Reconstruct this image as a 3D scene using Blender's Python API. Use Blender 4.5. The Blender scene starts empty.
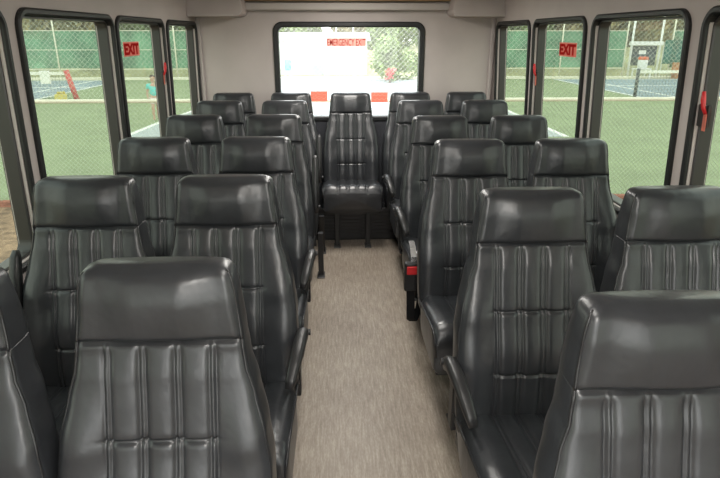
import bpy, bmesh, math, random
from mathutils import Vector, Matrix
random.seed(7)
sc = bpy.context.scene
COL = sc.collection
PI = math.pi

# ------------------------------------------------------------------ materials
def mat(name, color, rough=0.5, spec=0.5, metal=0.0, noise=None, bump=None, coat=0.0):
    m = bpy.data.materials.new(name); m.use_nodes = True
    nt = m.node_tree; b = nt.nodes['Principled BSDF']
    b.inputs['Base Color'].default_value = (*color, 1)
    b.inputs['Roughness'].default_value = rough
    b.inputs['Specular IOR Level'].default_value = spec
    b.inputs['Metallic'].default_value = metal
    b.inputs['Coat Weight'].default_value = coat
    tc = nt.nodes.new('ShaderNodeTexCoord')
    if noise:                                   # (scale, amount, stretch xyz)
        sc_, amt, st = noise
        mp = nt.nodes.new('ShaderNodeMapping'); mp.inputs['Scale'].default_value = st
        n = nt.nodes.new('ShaderNodeTexNoise'); n.inputs['Scale'].default_value = sc_; n.inputs['Detail'].default_value = 6
        nt.links.new(tc.outputs['Object'], mp.inputs['Vector']); nt.links.new(mp.outputs[0], n.inputs['Vector'])
        r = nt.nodes.new('ShaderNodeValToRGB')
        lo = [max(0, c * (1 - amt)) for c in color]; hi = [min(1, c * (1 + amt)) for c in color]
        r.color_ramp.elements[0].position = 0.3; r.color_ramp.elements[1].position = 0.7
        r.color_ramp.elements[0].color = (*lo, 1); r.color_ramp.elements[1].color = (*hi, 1)
        nt.links.new(n.outputs['Fac'], r.inputs['Fac']); nt.links.new(r.outputs['Color'], b.inputs['Base Color'])
    if bump:                                    # list of (scale, strength, distance)
        prev = None
        for (s, st, d) in bump:
            n = nt.nodes.new('ShaderNodeTexNoise'); n.inputs['Scale'].default_value = s; n.inputs['Detail'].default_value = 3
            nt.links.new(tc.outputs['Object'], n.inputs['Vector'])
            bp = nt.nodes.new('ShaderNodeBump'); bp.inputs['Strength'].default_value = st; bp.inputs['Distance'].default_value = d
            nt.links.new(n.outputs['Fac'], bp.inputs['Height'])
            if prev: nt.links.new(prev.outputs['Normal'], bp.inputs['Normal'])
            prev = bp
        nt.links.new(prev.outputs['Normal'], b.inputs['Normal'])
    return m

def decal_mat(name, color):
    m = bpy.data.materials.new(name); m.use_nodes = True
    nt = m.node_tree; nt.nodes.clear()
    out = nt.nodes.new('ShaderNodeOutputMaterial'); mix = nt.nodes.new('ShaderNodeMixShader'); mix.inputs['Fac'].default_value = 0.72
    d = nt.nodes.new('ShaderNodeBsdfDiffuse'); t = nt.nodes.new('ShaderNodeBsdfTranslucent')
    d.inputs['Color'].default_value = (*color, 1); t.inputs['Color'].default_value = (*color, 1)
    nt.links.new(d.outputs[0], mix.inputs[1]); nt.links.new(t.outputs[0], mix.inputs[2]); nt.links.new(mix.outputs[0], out.inputs['Surface'])
    return m

def glass_mat(name, tint, refl, haze=0.0):
    m = bpy.data.materials.new(name); m.use_nodes = True
    nt = m.node_tree; nt.nodes.clear()
    out = nt.nodes.new('ShaderNodeOutputMaterial'); mix = nt.nodes.new('ShaderNodeMixShader')
    t = nt.nodes.new('ShaderNodeBsdfTransparent'); g = nt.nodes.new('ShaderNodeBsdfGlossy')
    t.inputs['Color'].default_value = (*tint, 1); g.inputs['Roughness'].default_value = 0.02
    mix.inputs['Fac'].default_value = refl
    h = nt.nodes.new('ShaderNodeBsdfTranslucent'); h.inputs['Color'].default_value = (0.8, 0.8, 0.76, 1)   # pale veil put into the pane for dust haze and overexposure glare
    hm = nt.nodes.new('ShaderNodeMixShader'); hm.inputs['Fac'].default_value = haze
    nt.links.new(t.outputs[0], hm.inputs[1]); nt.links.new(h.outputs[0], hm.inputs[2])
    nt.links.new(hm.outputs[0], mix.inputs[1]); nt.links.new(g.outputs[0], mix.inputs[2]); nt.links.new(mix.outputs[0], out.inputs['Surface'])
    return m

M = {}
M['vinyl'] = mat('black_vinyl', (0.029, 0.031, 0.035), 0.32, 0.68, noise=(9, 0.25, (1, 1, 1)), bump=[(420, 0.12, 0.0006), (11, 0.30, 0.012)])
M['vinyl_side'] = mat('black_vinyl_side', (0.02, 0.02, 0.022), 0.36, 0.5, bump=[(420, 0.12, 0.0006), (16, 0.3, 0.012)])
M['piping'] = mat('piping_vinyl', (0.02, 0.02, 0.022), 0.28, 0.5)
M['armrest'] = mat('armrest_urethane', (0.02, 0.02, 0.021), 0.36, 0.5, bump=[(300, 0.15, 0.0006)])
M['frame_metal'] = mat('black_powder_coat', (0.012, 0.012, 0.013), 0.42, 0.5)
M['foot_metal'] = mat('worn_grey_steel', (0.10, 0.10, 0.10), 0.4, 0.5, 0.6)
M['chrome'] = mat('bright_steel', (0.6, 0.6, 0.6), 0.25, 0.5, 1.0)
M['webbing'] = mat('black_webbing', (0.010, 0.010, 0.011), 0.8, 0.2, bump=[(200, 0.3, 0.001)])
M['red_plastic'] = mat('red_plastic', (0.62, 0.025, 0.03), 0.35, 0.5)
M['wall'] = mat('grey_wall_panel', (0.50, 0.445, 0.425), 0.55, 0.3, noise=(3, 0.07, (1, 1, 1)), bump=[(60, 0.08, 0.002)])
M['wall_dark'] = mat('charcoal_wall_carpet', (0.06, 0.062, 0.07), 0.9, 0.15, noise=(120, 0.25, (1, 1, 1)))
M['ceiling'] = mat('ceiling_panel', (0.52, 0.48, 0.45), 0.6, 0.3)
M['gold_trim'] = mat('tan_strip', (0.36, 0.24, 0.11), 0.5, 0.3, noise=(20, 0.2, (1, 1, 1)))  # tan strip colour with random mottling
M['rubber'] = mat('black_window_rubber', (0.018, 0.019, 0.019), 0.45, 0.4)
M['sash'] = mat('dark_grey_sash', (0.05, 0.048, 0.046), 0.4, 0.5, 0.3)
M['glass_side'] = glass_mat('tinted_glass', (0.615, 0.645, 0.59), 0.03, 0.022)
M['glass_clear'] = glass_mat('clear_glass', (0.98, 0.99, 0.985), 0.02, 0.06)
M['decal_white'] = decal_mat('decal_white', (0.95, 0.80, 0.74))
M['decal_pink'] = decal_mat('decal_pink', (0.95, 0.66, 0.60))
M['decal_rose'] = decal_mat('decal_rose', (0.80, 0.36, 0.32))
M['decal_red'] = decal_mat('decal_red', (0.62, 0.045, 0.045))
M['decal_redbg'] = decal_mat('decal_redbg', (0.88, 0.42, 0.34))
M['decal_pale'] = decal_mat('decal_pale', (0.98, 0.74, 0.66))
# outside
M['lawn'] = mat('lawn_green', (0.235, 0.285, 0.155), 0.9, 0.1, noise=(1.2, 0.14, (1, 1, 1)))
M['soil'] = mat('brown_mulch_soil', (0.27, 0.175, 0.11), 0.95, 0.1, noise=(9, 0.45, (1, 1, 1)))
M['brick'] = mat('red_brick_edging', (0.33, 0.13, 0.085), 0.9, 0.1, noise=(14, 0.3, (1, 1, 1)))
M['blue_court'] = mat('blue_court_paint', (0.225, 0.285, 0.315), 0.85, 0.2, noise=(0.8, 0.12, (1, 1, 1)))
M['concrete'] = mat('pale_concrete', (0.38, 0.41, 0.41), 0.9, 0.2, noise=(1.5, 0.08, (1, 1, 1)))
M['white_paint'] = mat('white_line_paint', (0.75, 0.75, 0.70), 0.8, 0.2)
M['dry_grass'] = mat('dry_grass', (0.40, 0.39, 0.22), 0.95, 0.1, noise=(1.4, 0.3, (1, 1, 1)))
M['wire'] = mat('dull_wire', (0.52, 0.55, 0.47), 0.6, 0.3)
M['galv'] = mat('galvanised_steel', (0.62, 0.64, 0.58), 0.5, 0.4, 0.2)
M['cream'] = mat('cream_pipe', (0.80, 0.76, 0.62), 0.6, 0.3)
M['screen'] = mat('green_windscreen', (0.135, 0.275, 0.175), 0.9, 0.1, noise=(0.9, 0.45, (1, 1, 1)))
M['leaf_dark'] = mat('leaf_dark', (0.15, 0.205, 0.085), 0.7, 0.2, noise=(0.9, 0.4, (1, 1, 1)))
M['leaf_light'] = mat('leaf_light', (0.25, 0.33, 0.13), 0.7, 0.2, noise=(0.9, 0.4, (1, 1, 1)))
M['leaf_tan'] = mat('leaf_tan', (0.38, 0.32, 0.17), 0.8, 0.2, noise=(0.9, 0.4, (1, 1, 1)))
M['bark'] = mat('bark', (0.14, 0.10, 0.07), 0.95, 0.1)
M['flower'] = mat('red_flower', (0.75, 0.20, 0.20), 0.7, 0.2)
M['white'] = mat('white_painted', (0.80, 0.80, 0.78), 0.6, 0.3)
M['teal'] = mat('teal_board', (0.16, 0.40, 0.33), 0.6, 0.3)
M['dark_panel'] = mat('dark_panel', (0.045, 0.055, 0.06), 0.6, 0.3)
M['dark_green'] = mat('dark_green_panel', (0.02, 0.13, 0.09), 0.6, 0.3)
M['wood'] = mat('brown_wood', (0.42, 0.20, 0.09), 0.7, 0.2, noise=(3, 0.2, (1, 1, 8)))
M['orange'] = mat('orange_red_plastic', (0.65, 0.13, 0.05), 0.5, 0.3)
M['yellow'] = mat('yellow_ball_felt', (0.66, 0.55, 0.16), 0.9, 0.1)
M['red_pad'] = mat('red_pad', (0.60, 0.10, 0.09), 0.6, 0.3)
M['net'] = mat('net_tape', (0.85, 0.84, 0.78), 0.7, 0.2)
M['net_cord'] = mat('net_cord', (0.05, 0.06, 0.06), 0.8, 0.2)
M['skin'] = mat('skin', (0.55, 0.34, 0.25), 0.6, 0.3)
M['turq'] = mat('turquoise_cloth', (0.16, 0.62, 0.58), 0.85, 0.1)
M['pale_cloth'] = mat('pale_pink_cloth', (0.70, 0.58, 0.55), 0.85, 0.1)
M['hair'] = mat('brown_hair', (0.06, 0.035, 0.02), 0.6, 0.3)
M['towel'] = mat('white_towel', (0.85, 0.84, 0.82), 0.95, 0.1)
M['roof'] = mat('grey_roof', (0.35, 0.34, 0.33), 0.8, 0.2)

# floor : taupe wood-grain vinyl, streaks running along the bus
def floor_mat():
    m = bpy.data.materials.new('woodgrain_vinyl_floor'); m.use_nodes = True
    nt = m.node_tree; b = nt.nodes['Principled BSDF']; L = nt.links
    tc = nt.nodes.new('ShaderNodeTexCoord')
    def noise(scale, st, detail=5, dist=0.0):
        mp = nt.nodes.new('ShaderNodeMapping'); mp.inputs['Scale'].default_value = st
        n = nt.nodes.new('ShaderNodeTexNoise'); n.inputs['Scale'].default_value = scale; n.inputs['Detail'].default_value = detail
        n.inputs['Distortion'].default_value = dist
        L.new(tc.outputs['Object'], mp.inputs['Vector']); L.new(mp.outputs[0], n.inputs['Vector']); return n
    n1 = noise(105, (1, 0.10, 1), 6, 0.5); n2 = noise(3.2, (1, 0.6, 1), 4); n3 = noise(190, (1, 0.3, 1), 3)
    a = nt.nodes.new('ShaderNodeMath'); a.operation = 'MULTIPLY_ADD'; a.inputs[1].default_value = 0.55; L.new(n1.outputs['Fac'], a.inputs[0])
    a2 = nt.nodes.new('ShaderNodeMath'); a2.operation = 'MULTIPLY_ADD'; a2.inputs[1].default_value = 0.30; L.new(n3.outputs['Fac'], a2.inputs[0])
    a3 = nt.nodes.new('ShaderNodeMath'); a3.operation = 'MULTIPLY'; a3.inputs[1].default_value = 0.22; L.new(n2.outputs['Fac'], a3.inputs[0])
    L.new(a3.outputs[0], a2.inputs[2]); L.new(a2.outputs[0], a.inputs[2])
    r = nt.nodes.new('ShaderNodeValToRGB'); L.new(a.outputs[0], r.inputs['Fac'])
    e = r.color_ramp.elements
    e[0].position = 0.34; e[0].color = (0.20, 0.163, 0.130, 1)
    e[1].position = 0.70; e[1].color = (0.455, 0.395, 0.325, 1)
    k = e.new(0.53); k.color = (0.315, 0.265, 0.215, 1)
    L.new(r.outputs['Color'], b.inputs['Base Color'])
    b.inputs['Roughness'].default_value = 0.42; b.inputs['Specular IOR Level'].default_value = 0.4
    bp = nt.nodes.new('ShaderNodeBump'); bp.inputs['Strength'].default_value = 0.15; bp.inputs['Distance'].default_value = 0.002
    L.new(n1.outputs['Fac'], bp.inputs['Height']); L.new(bp.outputs['Normal'], b.inputs['Normal'])
    return m
M['floor'] = floor_mat()

# ------------------------------------------------------------------ helpers
class MB:
    """collects shapes for ONE mesh object"""
    def __init__(s): s.v = []; s.f = []
    def add(s, vs, fs):
        o = len(s.v); s.v += [tuple(p) for p in vs]; s.f += [tuple(i + o for i in q) for q in fs]; return s
    def box(s, x0, x1, y0, y1, z0, z1):
        vs = [(x, y, z) for z in (z0, z1) for y in (y0, y1) for x in (x0, x1)]
        return s.add(vs, [(0, 2, 3, 1), (4, 5, 7, 6), (0, 1, 5, 4), (2, 6, 7, 3), (0, 4, 6, 2), (1, 3, 7, 5)])
    def tube(s, pts, r, n=8, cap=True):
        pts = [Vector(p) for p in pts]; rr = r if isinstance(r, (list, tuple)) else [r] * len(pts)
        rings = []; side = None
        for i, p in enumerate(pts):
            t = (pts[min(i + 1, len(pts) - 1)] - pts[max(i - 1, 0)]).normalized()
            if side is None:
                side = t.cross(Vector((0, 0, 1)))
                if side.length < 1e-3: side = t.cross(Vector((1, 0, 0)))
            side = (side - t * side.dot(t)).normalized(); up = side.cross(t)
            rings.append([p + (side * math.cos(2 * PI * k / n) + up * math.sin(2 * PI * k / n)) * rr[i] for k in range(n)])
        vs = [q for g in rings for q in g]; fs = []
        for i in range(len(pts) - 1):
            for k in range(n):
                fs.append((i * n + k, i * n + (k + 1) % n, (i + 1) * n + (k + 1) % n, (i + 1) * n + k))
        if cap: fs += [tuple(range(n - 1, -1, -1)), tuple((len(pts) - 1) * n + k for k in range(n))]
        return s.add(vs, fs)
    def loops(s, rings, cap=True):
        n = len(rings[0]); vs = [q for g in rings for q in g]; fs = []
        for i in range(len(rings) - 1):
            for k in range(n):
                fs.append((i * n + k, i * n + (k + 1) % n, (i + 1) * n + (k + 1) % n, (i + 1) * n + k))
        if cap:
            for idx, rev in ((0, True), (len(rings) - 1, False)):
                g = rings[idx]; c = [sum(p[j] for p in g) / n for j in range(3)]
                vs.append(c); ci = len(vs) - 1
                for k in range(n):
                    t = (idx * n + k, idx * n + (k + 1) % n, ci)
                    fs.append(t[::-1] if rev else t)
        return s.add(vs, fs)
    def build(s, name, m, parent=None, smooth=False, bevel=0, seg=2, loc=None):
        me = bpy.data.meshes.new(name); me.from_pydata(s.v, [], s.f); me.update()
        bm = bmesh.new(); bm.from_mesh(me); bmesh.ops.recalc_face_normals(bm, faces=bm.faces); bm.to_mesh(me); bm.free()
        if smooth:
            for p in me.polygons: p.use_smooth = True
        me.materials.append(m)
        o = bpy.data.objects.new(name, me); COL.objects.link(o)
        if parent: o.parent = parent
        if loc: o.location = loc
        if bevel:
            b = o.modifiers.new('bevel', 'BEVEL'); b.width = bevel; b.segments = seg; b.limit_method = 'ANGLE'; b.angle_limit = 0.6
        return o

def tag(o, label=None, cat=None, group=None, kind=None):
    if label: o['label'] = label
    if cat: o['category'] = cat
    if group: o['group'] = group
    if kind: o['kind'] = kind
    return o
def empty(name, loc, rz=0):
    o = bpy.data.objects.new(name, None); COL.objects.link(o); o.location = loc; o.rotation_euler = (0, 0, rz); o.empty_display_size = 0.1
    return o
def struct(o, label, cat): return tag(o, label, cat, kind='structure')
def copy_tree(o, parent=None):
    c = o.copy(); COL.objects.link(c); c.parent = parent
    for ch in list(o.children): copy_tree(ch, c)
    return c
def lerp(a, b, t): return a + (b - a) * t
def interp(tab, x):
    if x <= tab[0][0]: return tab[0][1]
    for (a, va), (b, vb) in zip(tab, tab[1:]):
        if x <= b:
            t = (x - a) / (b - a); t2 = t * t * (3 - 2 * t)
            return lerp(va, vb, t * 0.5 + t2 * 0.5)
    return tab[-1][1]

# ------------------------------------------------------------------ bus shell
XL, XR, YB, YF = -1.13, 1.29, 4.95, -1.9      # inner faces of the walls
TH = 0.07
ZC = 1.93
SILL, HEAD = 0.79, 1.635                      # wall openings
# window Y ranges (outer edge of the black frames)
WL = [(4.075, 4.92), (3.15, 4.01), (2.19, 3.12), (1.27, 2.12), (0.37, 1.20)]
WR = [(4.02, 4.875), (3.105, 3.955), (2.18, 3.035), (1.26, 2.105), (0.36, 1.19)]

struct(MB().box(XL - TH, XR + TH + 0.1, YF - TH, YB + TH, -0.06, 0.0).build('floor', M['floor']), 'taupe woodgrain vinyl floor of the bus aisle', 'floor')
def side_wall(name, xin, xout, wins, label):
    mb = MB(); x0, x1 = min(xin, xout), max(xin, xout)
    spans = sorted((a + 0.03, b - 0.03) for a, b in wins)
    spans = [(-1.35, -0.15)] + spans           # front door / driver window opening, behind the camera
    mb.box(x0, x1, YF, YB, 0.0, SILL); mb.box(x0, x1, YF, YB, HEAD, 1.75)
    y = YF
    for a, b in spans:
        mb.box(x0, x1, y, a, SILL, HEAD); y = b
    mb.box(x0, x1, y, YB, SILL, HEAD)
    # cove up to the roof
    s = 1 if xin < 0 else -1
    prof = [(xin, 1.75)] + [(xin + s * 0.18 * (1 - math.cos(t)), 1.75 + 0.18 * math.sin(t)) for t in (0.3, 0.6, 0.9, 1.2, PI / 2)]
    outer = [(xout, 1.75)] + [(xout + s * 0.20 * (1 - math.cos(t)), 1.75 + 0.24 * math.sin(t)) for t in (0.3, 0.6, 0.9, 1.2, PI / 2)]
    ring = prof + outer[::-1]
    mb.loops([[(px, yy, pz) for px, pz in ring] for yy in (YF, YB)])
    return struct(mb.build(name, M['wall']), label, 'wall')
side_wall('wall_left', XL, XL - TH, WL, 'grey panelled side wall around the left bus windows')
side_wall('wall_right', XR, XR + TH, WR, 'grey panelled side wall around the right bus windows')
struct(MB().box(XL + 0.12, XR - 0.12, YF, YB, ZC, ZC + 0.06).build('ceiling', M['ceiling']), 'pale grey ceiling of the bus', 'ceiling')

# rear wall with the emergency-exit window opening
RX0, RX1, RZ0, RZ1 = -0.52, 0.717, 0.865, 1.662
mb = MB(); a, b = YB, YB + TH
def slab(xl, z0, z1):                          # right edge follows the leaning side wall
    e = lambda z: XR + 0.05 * (1.65 - z) + (0.035 if z < 1.75 else 0.05)
    mb.add([(xl, a, z0), (e(z0), a, z0), (e(z1), a, z1), (xl, a, z1), (xl, b, z0), (e(z0), b, z0), (e(z1), b, z1), (xl, b, z1)],
           [(0, 1, 2, 3), (5, 4, 7, 6), (0, 4, 5, 1), (3, 2, 6, 7), (0, 3, 7, 4), (1, 5, 6, 2)])
slab(XL - TH, 0, RZ0 + 0.03); slab(XL - TH, RZ1 - 0.03, 1.98); slab(RX1 - 0.03, RZ0 + 0.03, RZ1 - 0.03)
mb.box(XL - TH, RX0 + 0.03, a, b, RZ0 + 0.03, RZ1 - 0.03)
struct(mb.build('wall_back', M['wall']), 'pinkish grey rear wall around the emergency window', 'wall')
struct(MB().box(XL + .001, XR + 0.06, YB - 0.012, YB, 0.0, 0.862).build('trim_1', M['wall_dark']), 'charcoal lower panel under the rear window', 'wall panel')
# front wall with windshield opening
mb = MB(); a, b = YF - TH, YF
mb.box(XL - TH, XR + TH + 0.1, a, b, 0, 0.70); mb.box(XL - TH, XR + TH + 0.1, a, b, 1.80, 1.98)
mb.box(XL - TH, XL + 0.1, a, b, 0.70, 1.80); mb.box(XR - 0.1, XR + TH + 0.1, a, b, 0.70, 1.80)
struct(mb.build('wall_front', M['wall']), 'front end of the bus around the windshield', 'wall')

# corner posts, rear soffits, header
for i, (x0, x1) in enumerate(((XL, XL + 0.035), (XR - 0.035, XR))):
    struct(MB().box(x0, x1, YB - 0.03, YB, 0.862, 1.70).build('trim_%d' % (2 + i), M['wall'], bevel=0.01), ('left' if i == 0 else 'right') + ' corner post where side and rear walls meet', 'trim')
def soffit(name, x0, x1, inner_right, label):
    mb = MB(); yf, z0 = 4.66, 1.692
    c = 0.05; xi = x1 if inner_right else x0; s = -1 if inner_right else 1
    xo = x0 if inner_right else x1
    prof = [(xo, z0), (xi + s * c * 1.2, z0), (xi + s * c * 0.5, z0 + c * 0.15), (xi + s * 0.008, z0 + c * 0.5)]
    prof += [(xi, z0 + c), (xi + s * 0.02, ZC), (xo, ZC)]
    mb.loops([[(px, yy, pz) for px, pz in prof] for yy in (yf, YB)])
    o = mb.build(name, M['wall'], bevel=0.008)
    MB().box(min(x0, x1) + .01, max(x0, x1) - 0.07 * (1 if inner_right else 0) , yf - 0.006, yf, z0 + 0.003, z0 + 0.016).build('edge_strip', M['ceiling'], o)
    return struct(o, label, 'trim')
soffit('trim_4', XL, -0.71, True, 'boxed soffit above the left rear corner')
soffit('trim_5', 0.885, XR, False, 'boxed soffit above the right rear corner')
struct(MB().box(-0.74, 0.915, 4.86, YB, 1.745, 1.80).build('trim_6', M['ceiling'], bevel=0.01), 'pale header rail above the rear window', 'trim')
struct(MB().box(-0.74, 0.915, 4.83, YB, 1.812, 1.84).build('trim_7', M['gold_trim']), 'thin tan strip along the ceiling above the rear header', 'trim')

# fill lamps added out of view above the aisle to brighten the interior
for i, (yy, pw) in enumerate(((-0.9, 44), (0.7, 9), (2.3, 11), (3.9, 22))):
    cf = empty('added_fill_light', (0.10, yy, ZC)); tag(cf, 'added flat fill lamp above the aisle, %s' % ['over the driver end', 'above the camera', 'over the middle rows', 'over the rear rows'][i], 'lamp', 'added fill lamps')
    MB().box(-0.17, 0.17, -0.50, 0.50, -0.03, 0).build('housing', M['white'], cf, bevel=0.008)
    ld = bpy.data.lights.new('lamp', 'AREA'); ld.shape = 'RECTANGLE'; ld.size = 0.30; ld.size_y = 0.92; ld.energy = pw; ld.color = (1.0, 0.96, 0.90)
    lo = bpy.data.objects.new('lamp', ld); COL.objects.link(lo); lo.parent = cf; lo.location = (0, 0, -0.034)

# ---- windows
def rrect(a0, a1, b0, b1, r, n=6):
    pts = []
    for cx, cy, t0 in ((a1 - r, b1 - r, 0), (a0 + r, b1 - r, PI / 2), (a0 + r, b0 + r, PI), (a1 - r, b0 + r, 1.5 * PI)):
        for k in range(n + 1):
            t = t0 + PI / 2 * k / n; pts.append((cx + r * math.cos(t), cy + r * math.sin(t)))
    return pts
def ring_mesh(place, outer, inner, d0, d1, inner_mid=None):
    """closed frame ring : outer/inner outlines, from depth d0 (room side) to d1"""
    n = len(outer); mb = MB()
    rings = [[place(p, d0) for p in outer], [place(p, d0 - 0.004) for p in [(lerp(o[0], i[0], .25), lerp(o[1], i[1], .25)) for o, i in zip(outer, inner)]],
             [place(p, d0 - 0.004) for p in [(lerp(o[0], i[0], .75), lerp(o[1], i[1], .75)) for o, i in zip(outer, inner)]],
             [place(p, d0 + 0.002) for p in inner], [place(p, d1) for p in inner], [place(p, d1) for p in outer]]
    vs = [q for g in rings for q in g]; fs = []; R = len(rings)
    for i in range(R):
        for k in range(n):
            fs.append((i * n + k, i * n + (k + 1) % n, ((i + 1) % R) * n + (k + 1) % n, ((i + 1) % R) * n + k))
    return mb.add(vs, fs)
def window(idx, axis, s, base, a0, a1, z0, z1, glass, label, fw=0.026, r=0.075, sash=True):
    # axis 'x': pane in a plane x = const, depth grows along s ; axis 'y' likewise
    def place(p, d):
        return (base + s * d, p[0], p[1]) if axis == 'x' else (p[0], base + s * d, p[1])
    outer = rrect(a0, a1, z0, z1, r); inner = rrect(a0 + fw, a1 - fw, z0 + fw, z1 - fw, r * 0.6)
    fr = ring_mesh(place, outer, inner, -0.012, 0.075).build('window_%d' % idx, M['rubber'])
    for p in fr.data.polygons: p.use_smooth = False
    struct(fr, label, 'window')
    if sash:
        o2 = rrect(a0 + fw + .001, a1 - fw - .001, z0 + fw + .001, z1 - fw - .001, r * 0.6); i2 = rrect(a0 + fw + 0.012, a1 - fw - 0.012, z0 + fw + 0.012, z1 - fw - 0.012, r * 0.5)
        ring_mesh(place, o2, i2, 0.016, 0.062).build('sash', M['sash'], fr)
    g = rrect(a0 + fw - 0.01, a1 - fw + 0.01, z0 + fw - 0.01, z1 - fw + 0.01, r * 0.6)
    MB().loops([[place(p, d) for p in g] for d in (0.064, 0.069)]).build('glass_pane', glass, fr)
    return fr
names = ['at the rear corner', 'second from the rear', 'third from the rear', 'fourth from the rear', 'nearest the front']
k = 1
for side, s, base, ws in (('left', -1, XL, WL), ('right', 1, XR, WR)):
    for (y0, y1), nm in zip(ws, names):
        window(k, 'x', s, base, y0, y1, 0.76, 1.660, M['glass_side'], 'black framed tinted window in the %s wall, %s' % (side, nm)); k += 1
window(k, 'y', 1, YB, RX0, RX1, RZ0, RZ1, M['glass_clear'], 'wide clear emergency exit window in the rear wall', fw=0.042, r=0.075, sash=False); k += 1
for side, s, base in (('left', -1, XL), ('right', 1, XR)):
    window(k, 'x', s, base, -1.38, -0.12, 0.76, 1.665, M['glass_side'], 'black framed window beside the driver area in the %s wall' % side); k += 1
window(k, 'y', -1, YF, XL + 0.07, XR - 0.07, 0.67, 1.83, M['glass_clear'], 'windshield at the front of the bus', sash=False)

# ---- decals on the glass
def text_mb(txt, w, h, bold=0.02):
    """flat lettering filling w x h, in the local XY plane"""
    cu = bpy.data.curves.new('t', 'FONT'); cu.body = txt; cu.size = 1; cu.offset = bold; cu.align_x = 'CENTER'; cu.align_y = 'CENTER'; cu.extrude = 0.02; cu.space_line = 0.85
    o = bpy.data.objects.new('t', cu); COL.objects.link(o)
    dg = bpy.context.evaluated_depsgraph_get(); dg.update()
    me = bpy.data.meshes.new_from_object(o.evaluated_get(dg)); bpy.data.objects.remove(o); bpy.data.curves.remove(cu)
    xs = [v.co.x for v in me.vertices]; ys = [v.co.y for v in me.vertices]
    cx, cy, sx, sy = (min(xs) + max(xs)) / 2, (min(ys) + max(ys)) / 2, w / (max(xs) - min(xs)), h / (max(ys) - min(ys))
    for v in me.vertices:
        v.co = ((v.co.x - cx) * sx, (v.co.y - cy) * sy, v.co.z * 0.02)
    return me
def marks_mb(w, h):
    """one connected strip of unreadable pale marks"""
    mb = MB(); pts = [(-0.40, 0.14), (-0.30, 0.26), (-0.20, 0.14), (-0.08, 0.26), (0.05, 0.15), (0.18, 0.26), (0.30, 0.14), (0.40, 0.26), (0.42, -0.10), (0.28, -0.24), (0.14, -0.12), (0.0, -0.25), (-0.14, -0.12), (-0.26, -0.25), (-0.40, -0.14)]
    n = len(pts); vs = []
    for k, (x, y) in enumerate(pts):
        a = pts[max(k - 1, 0)]; b = pts[min(k + 1, n - 1)]; d = Vector(((b[0] - a[0]) * w, (b[1] - a[1]) * h)).normalized()
        for sgn in (-1, 1): vs.append((x * w - d.y * sgn * 0.045 * h, y * h + d.x * sgn * 0.045 * h, 0.0004))
    mb.add(vs, [(2 * k, 2 * k + 2, 2 * k + 3, 2 * k + 1) for k in range(n - 1)])
    me = bpy.data.meshes.new('marks'); me.from_pydata(mb.v, [], mb.f); me.update(); return me
def decal(loc, rot, w, h, txt, label, bg, ink, fill=(0.94, 0.8), bold=0.02):
    r = empty('exit_decal', loc); r.rotation_euler = rot
    tag(r, label, 'decal', 'red exit decals on the bus windows')
    MB().box(-w / 2, w / 2, -h / 2, h / 2, -0.0012, 0).build('backing', bg, r)
    me = text_mb(txt, w * fill[0], h * fill[1], bold) if txt else marks_mb(w, h)
    me.materials.append(ink)
    o = bpy.data.objects.new('lettering', me); COL.objects.link(o); o.parent = r; o.location = (0, 0, 0.0008)
    return r
yg = YB + 0.0622
decal((0.0755, yg, 1.503), (PI / 2, 0, 0), 0.325, 0.064, 'EMERGENCY EXIT', 'red EMERGENCY EXIT decal high on the rear window', M['decal_pink'], M['decal_red'], fill=(0.97, 0.84), bold=0.012)
decal((-0.161, yg, 1.068), (PI / 2, 0, 0), 0.142, 0.084, None, 'small red decal low on the rear window, left of the centre seat', M['decal_redbg'], M['decal_pale'])
decal((0.354, yg, 1.058), (PI / 2, 0, 0), 0.142, 0.084, None, 'small red decal low on the rear window, right of the centre seat', M['decal_redbg'], M['decal_pale'])
decal((XL - 0.0622, 3.56, 1.485), (PI / 2, 0, PI / 2), 0.265, 0.078, 'EXIT', 'red EXIT decal on the second left window from the rear', M['decal_rose'], M['decal_red'], bold=0.05)
decal((XR + 0.0622, 3.52, 1.478), (PI / 2, 0, -PI / 2), 0.265, 0.078, 'EXIT', 'red EXIT decal on the second right window from the rear', M['decal_rose'], M['decal_red'], bold=0.05)
decal((XR + 0.0622, 1.885, 1.29), (PI / 2, 0, -PI / 2), 0.22, 0.075, None, 'red decal at the frame of the right window nearest the camera', M['decal_redbg'], M['decal_pale'])

# ---- red window latches on the pillars
def latch(x, y, z, s, label, reach=0.0185):
    r = empty('window_latch', (x, y, z)); tag(r, label, 'latch', 'red emergency window latches')
    MB().box(-0.003, 0.010, -0.010, reach, -0.05, 0.03).build('base_plate', M['sash'], r, bevel=0.003).scale.x = s
    lv = MB().tube([(s * 0.014, 0.0, 0.0), (s * 0.022, 0.004, 0.02), (s * 0.024, 0.008, 0.05), (s * 0.024, 0.010, 0.078)], [0.006, 0.007, 0.009, 0.006], 8).build('lever', M['red_plastic'], r, smooth=True)
    tg = MB().box(-0.0015, 0.0015, -0.009, 0.009, -0.04, 0.02).build('warning_tag', M['decal_redbg'], r); tg.location = (s * 0.015, -0.002, -0.02)
latch(XL - 0.018, 3.957, 1.315, 1, 'red latch on left pillar between the two rearmost side windows')
latch(XR + 0.022, 3.902, 1.305, -1, 'red latch on right pillar between the two rearmost side windows')
latch(XR + 0.014, 2.025, 1.30, -1, 'large red latch on the near right pillar', 0.053)

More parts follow.
